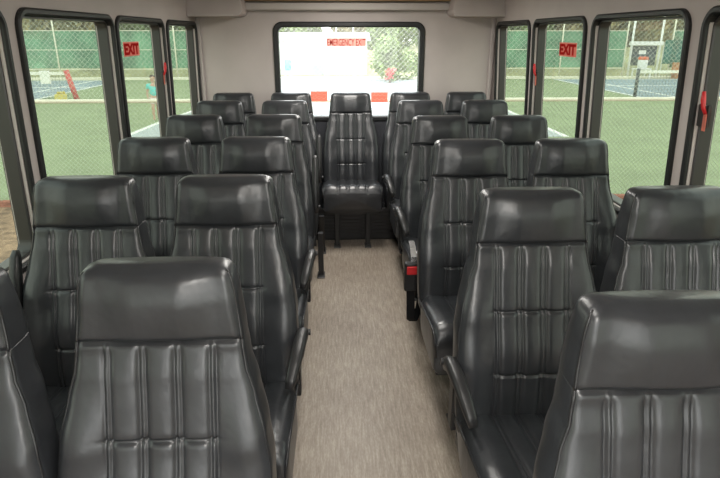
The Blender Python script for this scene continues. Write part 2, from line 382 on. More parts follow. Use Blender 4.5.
# the side walls lean slightly inwards towards the roof
piv = Matrix.Translation((XR, 0, 1.65)) @ Matrix.Rotation(-0.05, 4, 'Y') @ Matrix.Translation((-XR, 0, -1.65))
pivl = Matrix.Translation((XL, 0, 1.65)) @ Matrix.Rotation(0.022, 4, 'Y') @ Matrix.Translation((-XL, 0, -1.65))
bpy.context.view_layer.update()
for o in list(sc.objects):
    lb = o.get('label', '')
    if o.parent is None and (o.name == 'wall_left' or 'left wall' in lb or 'left pillar' in lb or ('left window' in lb and 'decal' in lb)):
        o.matrix_basis = pivl @ o.matrix_basis
for o in list(sc.objects):
    if o.parent is None and (o.name == 'wall_right' or 'right wall' in o.get('label', '') or 'right pillar' in o.get('label', '') or ('right window' in o.get('label', '') and 'decal' in o.get('label', ''))):
        o.matrix_basis = piv @ o.matrix_basis

# ------------------------------------------------------------------ seats
PLEATS = (-0.108, -0.036, 0.036, 0.108)
def g(x, s): return math.exp(-(x / s) ** 2)
def front_cols(w, r):
    """x samples across a front face of half-width w (flat part w-r); dense at the pleats"""
    base = set()
    for p in PLEATS:
        for o in (-0.016, -0.010, -0.0075, -0.005, -0.0025, 0, 0.0025, 0.005, 0.0075, 0.010, 0.016): base.add(round(p + o, 5))
    for c in (-0.072, 0, 0.072):
        for o in (-0.014, 0, 0.014): base.add(round(c + o, 5))
    base = sorted(base); lim = 0.125
    e = max(w - r, 0.128); ext = [lim + (e - lim) * t for t in (0.2, 0.4, 0.6, 0.8, 1.0)]
    return [-x for x in ext[::-1]] + base + ext
def section(w, th, rf, rb, disp):
    """closed loop of (x, d): d=0 the front plane, d=th the rear; disp(x) pushes the front out"""
    pts = []
    xs = front_cols(w, rf)
    k = (w - rf) / xs[-1]
    xs = [x * k if k < 1 else x for x in xs]
    for x in xs: pts.append((x, -disp(x)))
    de = -disp(w - rf)
    for j in range(1, 7):
        t = PI / 2 * j / 6; f = 1 - j / 6
        pts.append((w - rf + rf * math.sin(t), rf * (1 - math.cos(t)) + de * f))
    pts.append((w, th * 0.5)); 
    for j in range(0, 5):
        t = PI / 2 * j / 4; pts.append((w - rb + rb * math.cos(t), th - rb + rb * math.sin(t)))
    for j in range(1, 8): x = lerp(w - rb, -(w - rb), j / 8); pts.append((x, th + 0.006 * (1 - (x / w) ** 2)))
    for j in range(0, 5):
        t = PI / 2 * j / 4; pts.append((-(w - rb) - rb * math.sin(t), th - rb + rb * math.cos(t)))
    pts.append((-w, th * 0.5))
    for j in range(5, 0, -1):
        t = PI / 2 * j / 6; f = 1 - j / 6
        pts.append((-(w - rf) - rf * math.sin(t), rf * (1 - math.cos(t)) + de * f))
    return pts
def pleat(x, depth=0.0055):
    d = 0
    for p in PLEATS:
        q = x - p
        d -= depth * (g(q - 0.0068, 0.0034) + g(q + 0.0068, 0.0034)) * 1.0
        d += 0.0015 * g(q, 0.003)
    return d
def channel(x):
    if abs(x) < 0.108:
        t = ((x + 0.108) % 0.072) / 0.072
        return 0.007 * math.sin(PI * t) ** 0.8 if 0 < t < 1 else 0
    return 0
HW = [(0.36, 0.220), (0.50, 0.2255), (0.60, 0.226), (0.70, 0.224), (0.78, 0.214), (0.86, 0.195), (0.92, 0.178), (0.975, 0.1715), (1.06, 0.1625), (1.128, 0.1525)]
YFR = [(0.38, -0.205), (0.50, -0.190), (0.60, -0.178), (0.75, -0.140), (0.90, -0.098), (0.95, -0.085), (1.05, -0.066), (1.125, -0.058)]
TK = [(0.38, 0.10), (0.60, 0.115), (0.90, 0.112), (1.0, 0.105), (1.125, 0.085)]
SEAM_Z, TOP_Z = 0.976, 1.128
def back_disp(x, z):
    d = 0.0
    fade = min(1, max(0, (SEAM_Z - z) / 0.035))
    d += (pleat(x) + channel(x)) * fade
    w = interp(HW, z)
    bol = min(1, max(0, (0.95 - z) / 0.2))
    d += bol * 0.020 * g((abs(x) - w * 0.80), 0.05)           # side bolsters
    if abs(x) < 0.125:
        m = 1 if abs(x) < 0.108 else 1 - (abs(x) - 0.108) / 0.017
        d -= m * 0.008 * (g(z - 0.777, 0.0045) + g(z - 0.587, 0.0045))
        d += m * 0.010 * (g(z - 0.685, 0.07) + 0.6 * g(z - 0.87, 0.07) + 0.7 * g(z - 0.49, 0.05))
    d += 0.012 * g(z - 0.62, 0.12) * (1 - (x / w) ** 2)
    d -= 0.007 * g(z - SEAM_Z, 0.006)
    return d
def head_disp(x, z):
    t = (z - SEAM_Z) / (TOP_Z - SEAM_Z); w = interp(HW, z)
    e = 1 - min(1, max(0, (abs(x) - 0.040) / 0.085)); e = e * e * (3 - 2 * e)
    vt = math.sin(PI * min(1, max(0, (t * 0.86 + 0.07)))) ** 0.7
    d = 0.016 * e * vt + 0.008 * g(t - 0.45, 0.42) - 0.007 * g(z - SEAM_Z, 0.006)
    return d
def loft_back(z0, z1, disp, inset_bottom, inset_top, rf_scale=1.0, dz=0.0115, extra=(), top_round=0.03):
    zs = []
    z = z0
    while z < z1 - 1e-6: zs.append(z); z += dz
    zs += [z1] + [e + o for e in extra for o in (-0.008, -0.004, 0, 0.004, 0.008)]
    zs = sorted(set(round(q, 5) for q in zs))
    rings = []
    for z in zs:
        w = interp(HW, z); th = interp(TK, z); yf = interp(YFR, z); ins = 0.0; top = 0.0
        u = max(0, (z0 + inset_bottom - z) / inset_bottom) if inset_bottom else 0
        ins += inset_bottom * (1 - math.sqrt(max(0, 1 - u * u))) * 0.8
        rt = inset_top
        u = max(0, (z - (z1 - rt)) / rt) if rt else 0
        ins += rt * (1 - math.sqrt(max(0, 1 - u * u)))
        ins = min(ins, th * 0.42)
        rf = min(0.019 * rf_scale, (th - 2 * ins) * 0.45); rb = min(0.04, (th - 2 * ins) * 0.45)
        dfac = 1 - min(1, ins / 0.02)
        sec = section(w - ins, th - 2 * ins, rf, rb, lambda x: disp(x, z) * dfac)
        rings.append([(x, yf + ins + d, z) for x, d in sec])
    return MB().loops(rings)

def sweep_rect(path, ws, hs, n=3):
    """bar of rounded-rectangle section along a path in 3D (width along x)"""
    mb = MB(); rings = []
    path = [Vector(p) for p in path]
    for i, p in enumerate(path):
        t = (path[min(i + 1, len(path) - 1)] - path[max(i - 1, 0)]).normalized()
        sx = Vector((1, 0, 0)); sx = (sx - t * sx.dot(t)).normalized(); up = sx.cross(t)
        if up.z < 0 and abs(up.z) > 0.2: up = -up
        w, h = ws[i] / 2, hs[i] / 2; r = min(w, h) * 0.75
        rings.append([p + sx * a + up * b for a, b in rrect(-w, w, -h, h, r, n)])
    return mb.loops(rings)

def cushion_mb():
    rings = []
    L0, L1 = -0.10, -0.62
    ys = [L0, L0 - 0.008] + [lerp(L0 - .02, L1 + 0.06, i / 16) for i in range(17)]
    # front rolls over a rounded nose
    def ztop(y): return 0.438 + 0.062 * min(1, max(0, (-y - 0.15) / 0.42))
    for y in ys:
        e = 0.02 if y == L0 else (0.006 if y == L0 - 0.008 else 0)
        def disp(x, y=y): return (pleat(x, 0.005) + channel(x) * 0.8) + 0.012 * g(abs(x) - 0.165, 0.04) + 0.006 * (1 - (x / 0.229) ** 2)
        w = interp([(-0.62, 0.2245), (-0.3, 0.2255), (-0.1, 0.20)], y)
        rings.append([(x, y, ztop(y) - e - d) for x, d in section(w - e, interp([(-0.60, 0.19), (-0.1, 0.13)], y) - 2 * e, 0.03, 0.03, disp)])
    R = 0.058
    for j in range(1, 13):
        t = PI / 2 * j / 12
        yy = L1 + 0.06 - R * math.sin(t)
        drop = R * (1 - math.cos(t)); ins = 0.012 * (j / 12) ** 2
        f = 1 - j / 12
        def disp(x, f=f): return (pleat(x, 0.005) + channel(x) * 0.8) * max(f, 0.25) + 0.012 * g(abs(x) - 0.165, 0.04) * f + 0.006 * (1 - (x / 0.229) ** 2)
        rings.append([(x, yy, ztop(L1 + 0.06) - drop - d) for x, d in section(0.2245 - ins, 0.188 - drop, 0.028, 0.03, disp)])
    return MB().loops(rings)

def back_pipe(sx, z0, z1):
    pts = []
    for i in range(26):
        z = lerp(z0, z1, i / 25); w = interp(HW, z); y = interp(YFR, z)
        k = 0.0
        if z > TOP_Z - 0.03: u = (z - (TOP_Z - 0.03)) / 0.03; k = 0.03 * (1 - math.sqrt(max(0, 1 - u * u)))
        pts.append((sx * (w - 0.0040 - k), y + 0.0055 + k, z))
    return pts

MESH = {}
def make_seat(name, arm, legs):
    root = empty(name, (0, 0, 0))
    bk = loft_back(0.37, SEAM_Z, back_disp, 0.03, 0.0, extra=(0.777, 0.587, SEAM_Z - 0.009)).build('backrest', M['vinyl'], root, smooth=True)
    for s in (-1, 1):
        MB().tube(back_pipe(s, 0.44, SEAM_Z), 0.0034, 6).build('piping', M['piping'], bk, smooth=True)
    hd = loft_back(SEAM_Z + 0.001, TOP_Z, head_disp, 0.0, 0.024, dz=0.008, extra=(SEAM_Z + 0.010,)).build('headrest', M['vinyl'], root, smooth=True)
    for s in (-1, 1):
        MB().tube(back_pipe(s, SEAM_Z, TOP_Z - 0.010), 0.0032, 6).build('piping', M['piping'], hd, smooth=True)
    cu = cushion_mb().build('seat_cushion', M['vinyl'], root, smooth=True)
    for s in (-1, 1):
        pts = [(s * 0.222, lerp(-0.14, -0.56, i / 8), 0.4245 + 0.062 * min(1, max(0, (-lerp(-0.14, -0.56, i / 8) - 0.15) / 0.42))) for i in range(9)]
        pts += [(s * 0.222, -0.597, 0.478), (s * 0.2175, -0.6145, 0.45), (s * 0.2135, -0.6165, 0.39)]
        MB().tube(pts, 0.0045, 6).build('piping', M['piping'], cu, smooth=True)
    fr = MB(); fr.box(-0.205, 0.205, -0.585, -0.12, 0.285, 0.33); fr.box(-0.20, -0.16, -0.14, -0.09, 0.30, 0.50); fr.box(0.16, 0.20, -0.14, -0.09, 0.30, 0.50)
    fr.build('seat_frame', M['frame_metal'], root, bevel=0.006)
    for lx in legs:
        lg = MB(); lg.box(lx - 0.018, lx + 0.018, -0.515, -0.475, 0.006, 0.31)
        lo = lg.build('leg', M['frame_metal'], root, bevel=0.004)
        MB().box(lx - 0.026, lx + 0.026, -0.56, -0.455, 0.0, 0.010).build('foot_plate', M['foot_metal'], lo, bevel=0.003)
        lg = MB(); lg.add([(lx + a * 0.018, y_, z_) for y_, z_ in ((-0.20, 0.33), (-0.16, 0.33), (-0.03, 0.006), (-0.07, 0.006)) for a in (-1, 1)],
                          [(0, 2, 3, 1), (2, 4, 5, 3), (4, 6, 7, 5), (6, 0, 1, 7), (0, 6, 4, 2), (1, 3, 5, 7)])
        lo = lg.build('leg', M['frame_metal'], root, bevel=0.004)
        MB().box(lx - 0.026, lx + 0.026, -0.10, 0.03, 0.0, 0.010).build('foot_plate', M['foot_metal'], lo, bevel=0.003)
    if arm:
        s, mode = arm
        x = s * 0.242
        br = MB(); br.box(min(x - s * 0.03, x - s * 0.012), max(x - s * 0.03, x - s * 0.012), -0.155, -0.10, 0.36, 0.59)
        pv = br.build('arm_bracket', M['frame_metal'], root, bevel=0.005)
        if mode == 'down':
            path = [(x, -0.10, 0.565), (x, -0.118, 0.592), (x, -0.155, 0.610), (x - s * .003, -0.20, 0.611), (x - s * .010, -0.25, 0.600), (x - s * .018, -0.295, 0.577), (x - s * .028, -0.333, 0.545), (x - s * 0.033, -0.350, 0.522)]
            ws = [0.026, 0.036, 0.041, 0.042, 0.042, 0.040, 0.035, 0.026]; hs = [0.03, 0.042, 0.044, 0.040, 0.036, 0.033, 0.029, 0.02]
        else:
            x -= s * 0.008
            path = [(x, -0.15, 0.575), (x, -0.155, 0.62), (x, -0.150, 0.68), (x, -0.138, 0.75), (x, -0.118, 0.82), (x, -0.095, 0.88), (x, -0.085, 0.90)]
            ws = [0.026, 0.036, 0.040, 0.040, 0.038, 0.032, 0.02]; hs = [0.035, 0.046, 0.046, 0.042, 0.038, 0.03, 0.018]
        ar = sweep_rect(path, ws, hs).build('armrest', M['armrest'], root, smooth=True)
        MB().tube([(x + s * 0.016, -0.125, 0.60), (x + s * 0.026, -0.125, 0.60)], 0.011, 12).build('pivot_bolt', M['frame_metal'], ar)
    return root

def label_seat(o, label): tag(o, label, 'seat', 'black vinyl bus seats')

def add_buckle(root, s):
    """belt buckle hanging over the front aisle corner of the seat"""
    x = s * 0.222; y = -0.660
    b = MB().box(x - 0.034, x + 0.034, y - 0.02, y + 0.02, 0.335, 0.490).build('belt_buckle', M['frame_metal'], root, bevel=0.010)
    MB().box(x - 0.024, x + 0.028, y - 0.027, y - 0.019, 0.430, 0.474).build('release_button', M['red_plastic'], b, bevel=0.004)
    MB().loops([[(x - s * .012 + a * 0.014, yy + dy, zz + dz) for a, dy, dz in ((-1, 0, 0), (1, 0, 0), (1, .004, .003), (-1, .004, .003))] for yy, zz in ((y, 0.488), (y + 0.006, 0.515), (y + 0.045, 0.545), (y + 0.11, 0.560))]).build('latch_plate', M['chrome'], b)
    st = MB(); w = 0.021
    pts = [(x, y, 0.345), (x - s * 0.004, y + 0.006, 0.25), (x - s * 0.008, y + 0.02, 0.16), (x - s * 0.03, y + 0.07, 0.12), (x - s * 0.07, y + 0.13, 0.17), (x - s * 0.09, y + 0.16, 0.30)]
    rings = [[(p[0] - w, p[1], p[2]), (p[0] + w, p[1], p[2]), (p[0] + w, p[1] + 0.004, p[2] + 0.002), (p[0] - w, p[1] + 0.004, p[2] + 0.002)] for p in pts]
    st.loops(rings); st.build('belt_strap', M['webbing'], b)

LA, LW, RA, RW = -0.373, -0.829, 0.580, 1.036
YLr = [1.13, 1.885, 2.64, 3.405, 4.15, 4.73]
YRr = [0.925, 1.68, 2.54, 3.32, 4.13, 4.74]
left_leg, right_leg = (0.10, -0.14), (-0.10, 0.14)
cache = {}
def seat_at(kind, x, y, label):
    if kind not in cache:
        if kind == 'plain_mid': o = make_seat('passenger_seat', None, (-0.12, 0.12))
        elif kind == 'plain_left': o = make_seat('passenger_seat', None, left_leg)
        elif kind == 'plain_right': o = make_seat('passenger_seat', None, right_leg)
        elif kind == 'left_down': o = make_seat('passenger_seat', (1, 'down'), left_leg)
        elif kind == 'left_up': o = make_seat('passenger_seat', (1, 'up'), left_leg)
        elif kind == 'left_up_leg': o = make_seat('passenger_seat', (1, 'up'), (0.243, -0.14))
        elif kind == 'right_down': o = make_seat('passenger_seat', (-1, 'down'), right_leg)
        elif kind == 'right_buckle': o = make_seat('passenger_seat', (-1, 'down'), right_leg); add_buckle(o, -1)
        elif kind == 'window_arm': o = make_seat('passenger_seat', (-1, 'up'), (-0.15, 0.15))
        cache[kind] = o
    else:
        o = copy_tree(cache[kind])
    o.location = (x, y, 0); label_seat(o, label)
    return o
la_kind = ['plain_left', 'left_down', 'left_down', 'left_up', 'left_up_leg', 'plain_left']
la_lab = ['black vinyl seat left of the aisle, largest and nearest the camera on that side',
          'black vinyl seat left of the aisle, lowered armrest, second from the camera',
          'black vinyl seat left of the aisle, lowered armrest, third from the camera',
          'black vinyl seat left of the aisle, raised armrest, fourth from the camera',
          'black vinyl seat left of the aisle, raised armrest, fifth from the camera',
          'back row seat against the rear wall, immediately left of the centre seat']
for kd, y, lb in zip(la_kind, YLr, la_lab): seat_at(kd, LA, y, lb)
lw_lab = ['black vinyl seat cut off by the left edge of the photo, nearest the camera',
          'black vinyl seat beside the left window pillar, second from the camera',
          'black vinyl seat against the left windows, third from the camera',
          'black vinyl seat against the left windows, fourth from the camera',
          'black vinyl seat against the left windows, fifth from the camera',
          'back row seat in the left rear corner of the bus']
for i, (y, lb) in enumerate(zip(YLr, lw_lab)): seat_at('window_arm' if i == 1 else 'plain_mid', LW, y - (0.03 if i == 0 else 0), lb)
ra_kind = ['plain_right', 'right_down', 'plain_right', 'right_buckle', 'right_down', 'plain_right']
ra_lab = ['black vinyl seat right of the aisle, nearest the camera in the lower right corner',
          'black vinyl seat right of the aisle, curved armrest lowered, second from the camera',
          'black vinyl seat right of the aisle without an armrest, third from the camera',
          'black vinyl seat right of the aisle with a red belt buckle, fourth from camera',
          'black vinyl seat right of the aisle, lowered armrest, fifth from the camera',
          'back row seat against the rear wall, immediately right of the centre seat']
for kd, y, lb in zip(ra_kind, YRr, ra_lab): seat_at(kd, RA, y, lb)
rw_lab = ['black vinyl seat at the right edge of the photo beside the near right window',
          'black vinyl seat against the right windows, second visible one from the camera',
          'black vinyl seat against the right windows, third visible one from the camera',
          'black vinyl seat against the right windows, fourth visible one from the camera',
          'back row seat in the right rear corner of the bus']
for y, lb in zip(YRr[1:], rw_lab): seat_at('plain_mid', RW, y, lb)
seat_at('plain_mid', 0.10, 4.73, 'single centre seat at the rear end of the aisle under the emergency window')

# ------------------------------------------------------------------ outside
G = -0.75
struct(MB().box(-70, 70, -25, 75, G - 0.2, G).build('ground', M['lawn']), 'flat green ground around the tennis courts', 'ground')
struct(MB().box(-30, 30, -6, 8.05, G, G + 0.02).build('ground_soil_bed', M['soil']), 'brown mulch and soil in front of the chain link fence', 'soil')
mb = MB()
x = -14.0
while x < 14:
    mb.box(x, x + 0.21, 7.93, 8.03, G, G + 0.10); x += 0.225
tag(mb.build('brick_edging', M['brick'], bevel=0.01), 'low reddish brick edging along the foot of the chain link fence', 'edging', kind='structure')
def strip(name, pl, pr, z, m, label, cat):
    n = len(pl); vs = [(x, y, zz) for zz in (G, z) for p in (pl, pr) for x, y in p]; fs = []
    for k in range(n - 1):
        fs += [(2 * n + k, 3 * n + k, 3 * n + k + 1, 2 * n + k + 1), (k, k + 1, n + k + 1, n + k), (k, 2 * n + k, 2 * n + k + 1, k + 1), (n + k, n + k + 1, 3 * n + k + 1, 3 * n + k)]
    fs += [(0, n, 3 * n, 2 * n), (n - 1, 3 * n - 1, 4 * n - 1, 2 * n - 1)]
    struct(MB().add(vs, fs).build(name, m), label, cat)
PL = [(-5.02, 13.8), (-4.85, 16.4), (-4.55, 18.6), (-4.3, 31.9)]; PR = [(5.36, 13.5), (5.33, 16.3), (5.33, 18.1), (5.3, 31.9)]
strip('path', PL, PR, G + 0.012, M['concrete'], 'pale concrete walk running away behind the bus', 'path')
strip('path_line', [(x - 0.14, y) for x, y in PL], PL, G + 0.016, M['white_paint'], 'white line along the left edge of the concrete walk', 'line')
strip('path_line', PR, [(x + 0.14, y) for x, y in PR], G + 0.016, M['white_paint'], 'white line along the right edge of the concrete walk', 'line')
for nm, x0, x1 in (('left', -30.0, -11.2), ('right', 11.6, 31.0)):
    c = struct(MB().box(x0, x1, 21.6, 31.6, G, G + 0.012).build('blue_court', M['blue_court']), 'blue tennis court on the %s' % nm, 'tennis court')
    mb = MB()
    xi = x1 if nm == 'left' else x0; s = -1 if nm == 'left' else 1
    for xx in (xi, xi + s * 1.4): mb.box(min(xx, xx + s * 0.12), max(xx, xx + s * 0.12), 21.6, 31.6, G + 0.012, G + 0.018)
    mb.box(x0, x1, 27.4, 27.52, G + 0.012, G + 0.018); mb.box(x0, x1, 31.3, 31.42, G + 0.012, G + 0.018)
    mb.build('court_lines', M['white_paint'], c)

# near chain link fence
fence = empty('chain_link_fence', (0, 8.1, G))
tag(fence, 'tall chain link fence with a cream mid rail just behind the bus', 'fence')
for i in range(10):
    xx = -9.86 + 2.25 * i
    p = MB().tube([(xx, 0, 0), (xx, 0, 3.1)], 0.024, 8).build('post', M['galv'], fence, smooth=True)
for z, nm in ((1.455, 'mid_rail'), (3.08, 'top_rail')):
    MB().tube([(-10.5, 0, z), (10.5, 0, z)], 0.027, 8).build(nm, M['cream'], fence, smooth=True)
vs, fs = [], []
amp, stp, wr = 0.034, 0.034, 0.0027
nx = int(21.0 / amp); nz = int(3.04 / stp)
for i in range(nx):
    x0 = -10.5 + i * amp; o = len(vs); fl = i % 2
    for j in range(nz + 1):
        xx = x0 + (amp if (j + fl) % 2 else 0.0); z = 0.03 + j * stp
        vs += [(xx - wr, 0.0, z - wr * 0.0), (xx + wr * 0.5, wr, z), (xx + wr * 0.5, -wr, z)]
    for j in range(nz):
        b = o + 3 * j
        for q in range(3): fs.append((b + q, b + (q + 1) % 3, b + 3 + (q + 1) % 3, b + 3 + q))
me = bpy.data.meshes.new('chain_link_mesh'); me.from_pydata(vs, [], fs); me.update(); me.materials.append(M['wire'])
cl = bpy.data.objects.new('chain_link_mesh', me); COL.objects.link(cl); cl.parent = fence

# far fences with green windscreens
def screen_fence(x0, x1, label):
    r = empty('windscreen_fence', ((x0 + x1) / 2, 33.0, G)); tag(r, label, 'fence', 'green windscreen fences behind the courts')
    h = (x1 - x0) / 2
    MB().box(-h, h, -0.01, 0.01, 0.55, 2.45).build('windscreen', M['screen'], r)
    for z in (2.47, 1.5, 0.50): MB().tube([(-h, -0.04, z), (h, -0.04, z)], 0.020, 6).build('rail', M['cream'], r)
    n = max(2, int(2 * h / 3.1)) 
    for i in range(n + 1):
        xx = lerp(-h, h, i / n); MB().tube([(xx, -0.05, 0), (xx, -0.05, 3.6)], 0.04, 8).build('post', M['cream'], r, smooth=True)
screen_fence(-34.0, -5.6, 'long green windscreen fence behind the left courts')
screen_fence(5.2, 16.0, 'green windscreen fence behind the right court, left of the gate')
screen_fence(18.6, 36.0, 'green windscreen fence behind the right court, right of the gate')
struct(MB().box(-40, 40, 32.0, 32.6, G, G + 0.10).build('ground_kerb', M['cream']), 'cream kerb at the foot of the far windscreen fences', 'kerb')
# grassy bank
prof = [(33.3, G), (34.6, G + 0.65), (37.5, G + 1.25), (52, G + 1.6), (52, G - 0.1), (33.3, G - 0.1)]
struct(MB().loops([[(xx, a, b) for a, b in prof] for xx in (-45, 45)]).build('ground_bank', M['dry_grass']), 'dry yellowish grass bank rising behind the far fences', 'bank')

# trees & shrubs : each its own crown
def leaf_cloud(c, rx, ry, rz, n, size, seed):
    rnd = random.Random(seed); mb = MB()
    blobs = [(rnd.uniform(-.55, .55), rnd.uniform(-.55, .55), rnd.uniform(-.55, .55), rnd.uniform(.4, .62)) for _ in range(9)]
    for _ in range(n):
        bx, by, bz, br = rnd.choice(blobs)
        v = Vector((rnd.gauss(0, 1), rnd.gauss(0, 1), rnd.gauss(0, 1))).normalized() * br * rnd.uniform(0.75, 1.05)
        p = Vector((c[0] + (bx + v.x) * rx, c[1] + (by + v.y) * ry, c[2] + (bz + v.z) * rz))
        a = Vector((rnd.gauss(0, 1), rnd.gauss(0, 1), rnd.gauss(0, .7))).normalized(); b = a.cross(Vector((rnd.gauss(0, 1), rnd.gauss(0, 1), rnd.gauss(0, 1)))).normalized()
        s = size * rnd.uniform(.6, 1.3)
        mb.add([p - a * s, p + b * s * .5, p + a * s, p - b * s * .5], [(0, 1, 2, 3)])
    return mb
tree_cache = []
for i, m in enumerate(('leaf_dark', 'leaf_light', 'leaf_tan')):
    r = empty('tree', (0, 0, 0))
    leaf_cloud((0, 0, 2.4), 2.5, 2.0, 2.5, 8000, 0.19, 11 + i).build('foliage', M[m], r)
    MB().tube([(0, 0, 0), (0.05, 0, 1.5), (-0.05, 0.1, 3.2)], [0.18, 0.14, 0.07], 8).build('trunk', M['bark'], r, smooth=True)
    tree_cache.append(r)
spots = [(-27, 40, 2, 1.2), (-22.5, 44, 0, 1.3), (-18.5, 40, 2, 1.25), (-14.5, 44, 1, 1.2), (-11, 40, 0, 1.15), (-7.0, 43.5, 1, 1.1),
         (6.4, 43.5, 1, 1.1), (9.8, 40, 0, 1.15), (13.2, 44, 1, 1.2), (17, 40, 2, 1.2), (21.5, 44, 2, 1.3), (26, 40, 0, 1.3)]
kindw = ['dark green', 'light green', 'tan leaved']
sidew = {True: 'left', False: 'right'}
ordw = ['outermost', 'second outermost', 'third outermost', 'fourth outermost', 'fifth outermost', 'innermost']
used = set()
nl = 0; nr = 0
for x, y, kd, s in spots:
    if kd in used: o = copy_tree(tree_cache[kd])
    else: o = tree_cache[kd]; used.add(kd)
    o.location = (x, y, G + 0.9); o.scale = (0.8 * s, 0.8 * s, s); o.rotation_euler.z = x * 1.7
    if x < 0: w = ordw[nl]; nl += 1
    else: nr += 1; w = ordw[6 - nr]
    o.location.z = G + 0.9 + (0.35 if y > 42 else 0)
    tag(o, '%s tree behind the %s windscreen fence, %s tree there' % (kindw[kd], sidew[x < 0], w), 'tree', 'trees behind the far fences')
def shrub(name, loc, rx, ry, rz, n, size, m, seed, label):
    r = empty(name, loc); leaf_cloud((0, 0, rz), rx, ry, rz, n, size, seed).build('foliage', M[m], r)
    MB().tube([(0, 0, 0), (0, 0, rz)], [0.06, 0.03], 6).build('stem', M['bark'], r); tag(r, label, 'shrub'); return r
shrub('large_shrub', (3.1, 31.2, G), 1.35, 0.9, 1.15, 3000, 0.10, 'leaf_light', 31, 'bright green shrub seen through the right half of the rear window')
shrub('large_shrub', (-5.3, 35.0, G + 0.8), 0.9, 0.8, 1.0, 1500, 0.10, 'leaf_light', 32, 'pale green shrub at the left end of the white building')
fl = shrub('flowering_shrub', (2.6, 29.6, G), 0.42, 0.35, 0.38, 700, 0.06, 'leaf_light', 33, 'low shrub with red blooms in front of the bright green shrub')
leaf_cloud((0, -0.12, 0.42), 0.34, 0.3, 0.32, 260, 0.06, 34).build('blossoms', M['flower'], fl)

# pale building behind, seen through the rear window
bd = empty('pale_building', (-0.95, 35.2, G + 0.6)); tag(bd, 'low white building with a grey roof behind the rear window', 'building')
MB().box(-2.9, 2.6, -1.6, 2, -0.7, 1.35).build('wall', M['white'], bd)
MB().add([(-3.1, -1.8, 1.35), (2.8, -1.8, 1.35), (2.8, 2.2, 1.35), (-3.1, 2.2, 1.35), (-3.1, 0, 1.8), (2.8, 0, 1.8)], [(0, 1, 5, 4), (2, 3, 4, 5), (0, 4, 3), (1, 2, 5), (0, 3, 2, 1)]).build('roof', M['roof'], bd)
MB().box(-0.5, 0.3, -1.64, -1.59, -0.6, 0.95).build('door', M['concrete'], bd)
for i, (x, y, k_) in enumerate(((-2.6, 45, 1), (1.0, 46.5, 2), (3.9, 40.5, 1))):
    o = copy_tree(tree_cache[k_]); o.location = (x, y, G + 1.2); o.scale = (0.8, 0.8, 0.75 if i < 2 else 0.62)
    tag(o, ['light green tree rising behind the left end of the white building', 'tan leaved tree behind the right end of the white building', 'light green tree behind the bright shrub right of the white building'][i], 'tree', 'trees behind the far fences')
# teal notice board
nb = empty('notice_board', (-2.48, 30.0, G)); tag(nb, 'small teal notice board on posts left of the concrete walk centre', 'sign')
MB().box(-0.17, 0.17, -0.02, 0.02, 0.57, 1.10).build('panel', M['teal'], nb, bevel=0.01)
for s in (-1, 1): MB().tube([(s * 0.13, 0.03, 0), (s * 0.13, 0.03, 1.05)], 0.02, 6).build('post', M['galv'], nb)
# tall slim poles seen through the rear window
for px, lb in ((-0.05, 'slim tall pole behind the bus, left of the other slim pole'), (0.78, 'slim tall pole behind the bus, right of the other slim pole')):
    po = empty('slim_pole', (px, 29.5, G)); tag(po, lb, 'pole', 'slim poles on the walk')
    MB().tube([(0, 0, 0), (0, 0, 3.6)], 0.035, 8).build('shaft', M['galv'], po, smooth=True); MB().box(-0.1, 0.1, -0.1, 0.1, 0, 0.02).build('base_plate', M['galv'], po)

# low heater under the back row
ht = empty('floor_heater', (0.09, 4.435, 0)); tag(ht, 'black floor heater box under the back row of seats', 'heater')
MB().box(-0.50, 0.50, -0.075, 0.07, 0, 0.27).build('housing', M['frame_metal'], ht, bevel=0.01)
gb = MB()
for k in range(7): gb.box(-0.42, 0.42, -0.081, -0.074, 0.05 + k * 0.028, 0.062 + k * 0.028)
gb.build('grille', M['frame_metal'], ht)
for nm, cx, seed in (('left', -20.5, 51), ('right', 18.5, 52)):
    tag(leaf_cloud((0, 0, 1.8), 12.0, 1.3, 2.2, 15000, 0.24, seed).build('hedge', M['leaf_tan'], loc=(cx, 50.5, G + 1.55)), 'long tan hedge rising behind the trees on the %s side' % nm, 'hedge')

# gate frame, panels, bench by the right fence
gt = empty('gate_frame', (17.0, 32.7, G)); tag(gt, 'white post gate frame with header beside the right windscreen fence', 'gate')
for s in (-1, 1): MB().tube([(s * 0.80, 0, 0), (s * 0.80, 0, 3.6)], 0.06, 8).build('post', M['white'], gt, smooth=True)
MB().box(-0.9, 0.9, -0.12, 0.12, 1.72, 1.92).build('header', M['white'], gt, bevel=0.01)
kb = MB().box(-0.70, 0.70, 0.10, 0.14, 0.65, 1.70).build('dark_panel', M['dark_panel'], gt); MB().box(-0.3, 0.1, 0.08, 0.105, 1.25, 1.45).build('notice', M['white'], kb)
sp = empty('green_side_panel', (18.5, 32.6, G)); tag(sp, 'dark green board beside the white gate frame', 'board')
MB().box(-0.5, 0.55, -0.03, 0.03, 0.75, 2.0).build('board', M['dark_green'], sp, bevel=0.01)
for s in (-1, 1): MB().tube([(s * 0.5, 0.05, 0), (s * 0.5, 0.05, 1.9)], 0.03, 6).build('post', M['galv'], sp)
cl = empty('drink_cooler', (16.55, 31.9, G + 0.55)); tag(cl, 'white drink cooler with orange red lid on a stand beside the gate', 'cooler')
MB().tube([(0, 0, 0.0), (0, 0, 0.02), (0, 0, 0.40), (0, 0, 0.44)], [0.20, 0.25, 0.26, 0.24], 14).build('body', M['white'], cl, smooth=True)
MB().tube([(0, 0, 0.44), (0, 0, 0.46), (0, 0, 0.56), (0, 0, 0.60)], [0.26, 0.27, 0.26, 0.20], 14).build('lid', M['orange'], cl, smooth=True)
st = empty('cooler_stand', (16.55, 31.9, G)); tag(st, 'white stand under the orange lidded cooler', 'stand')
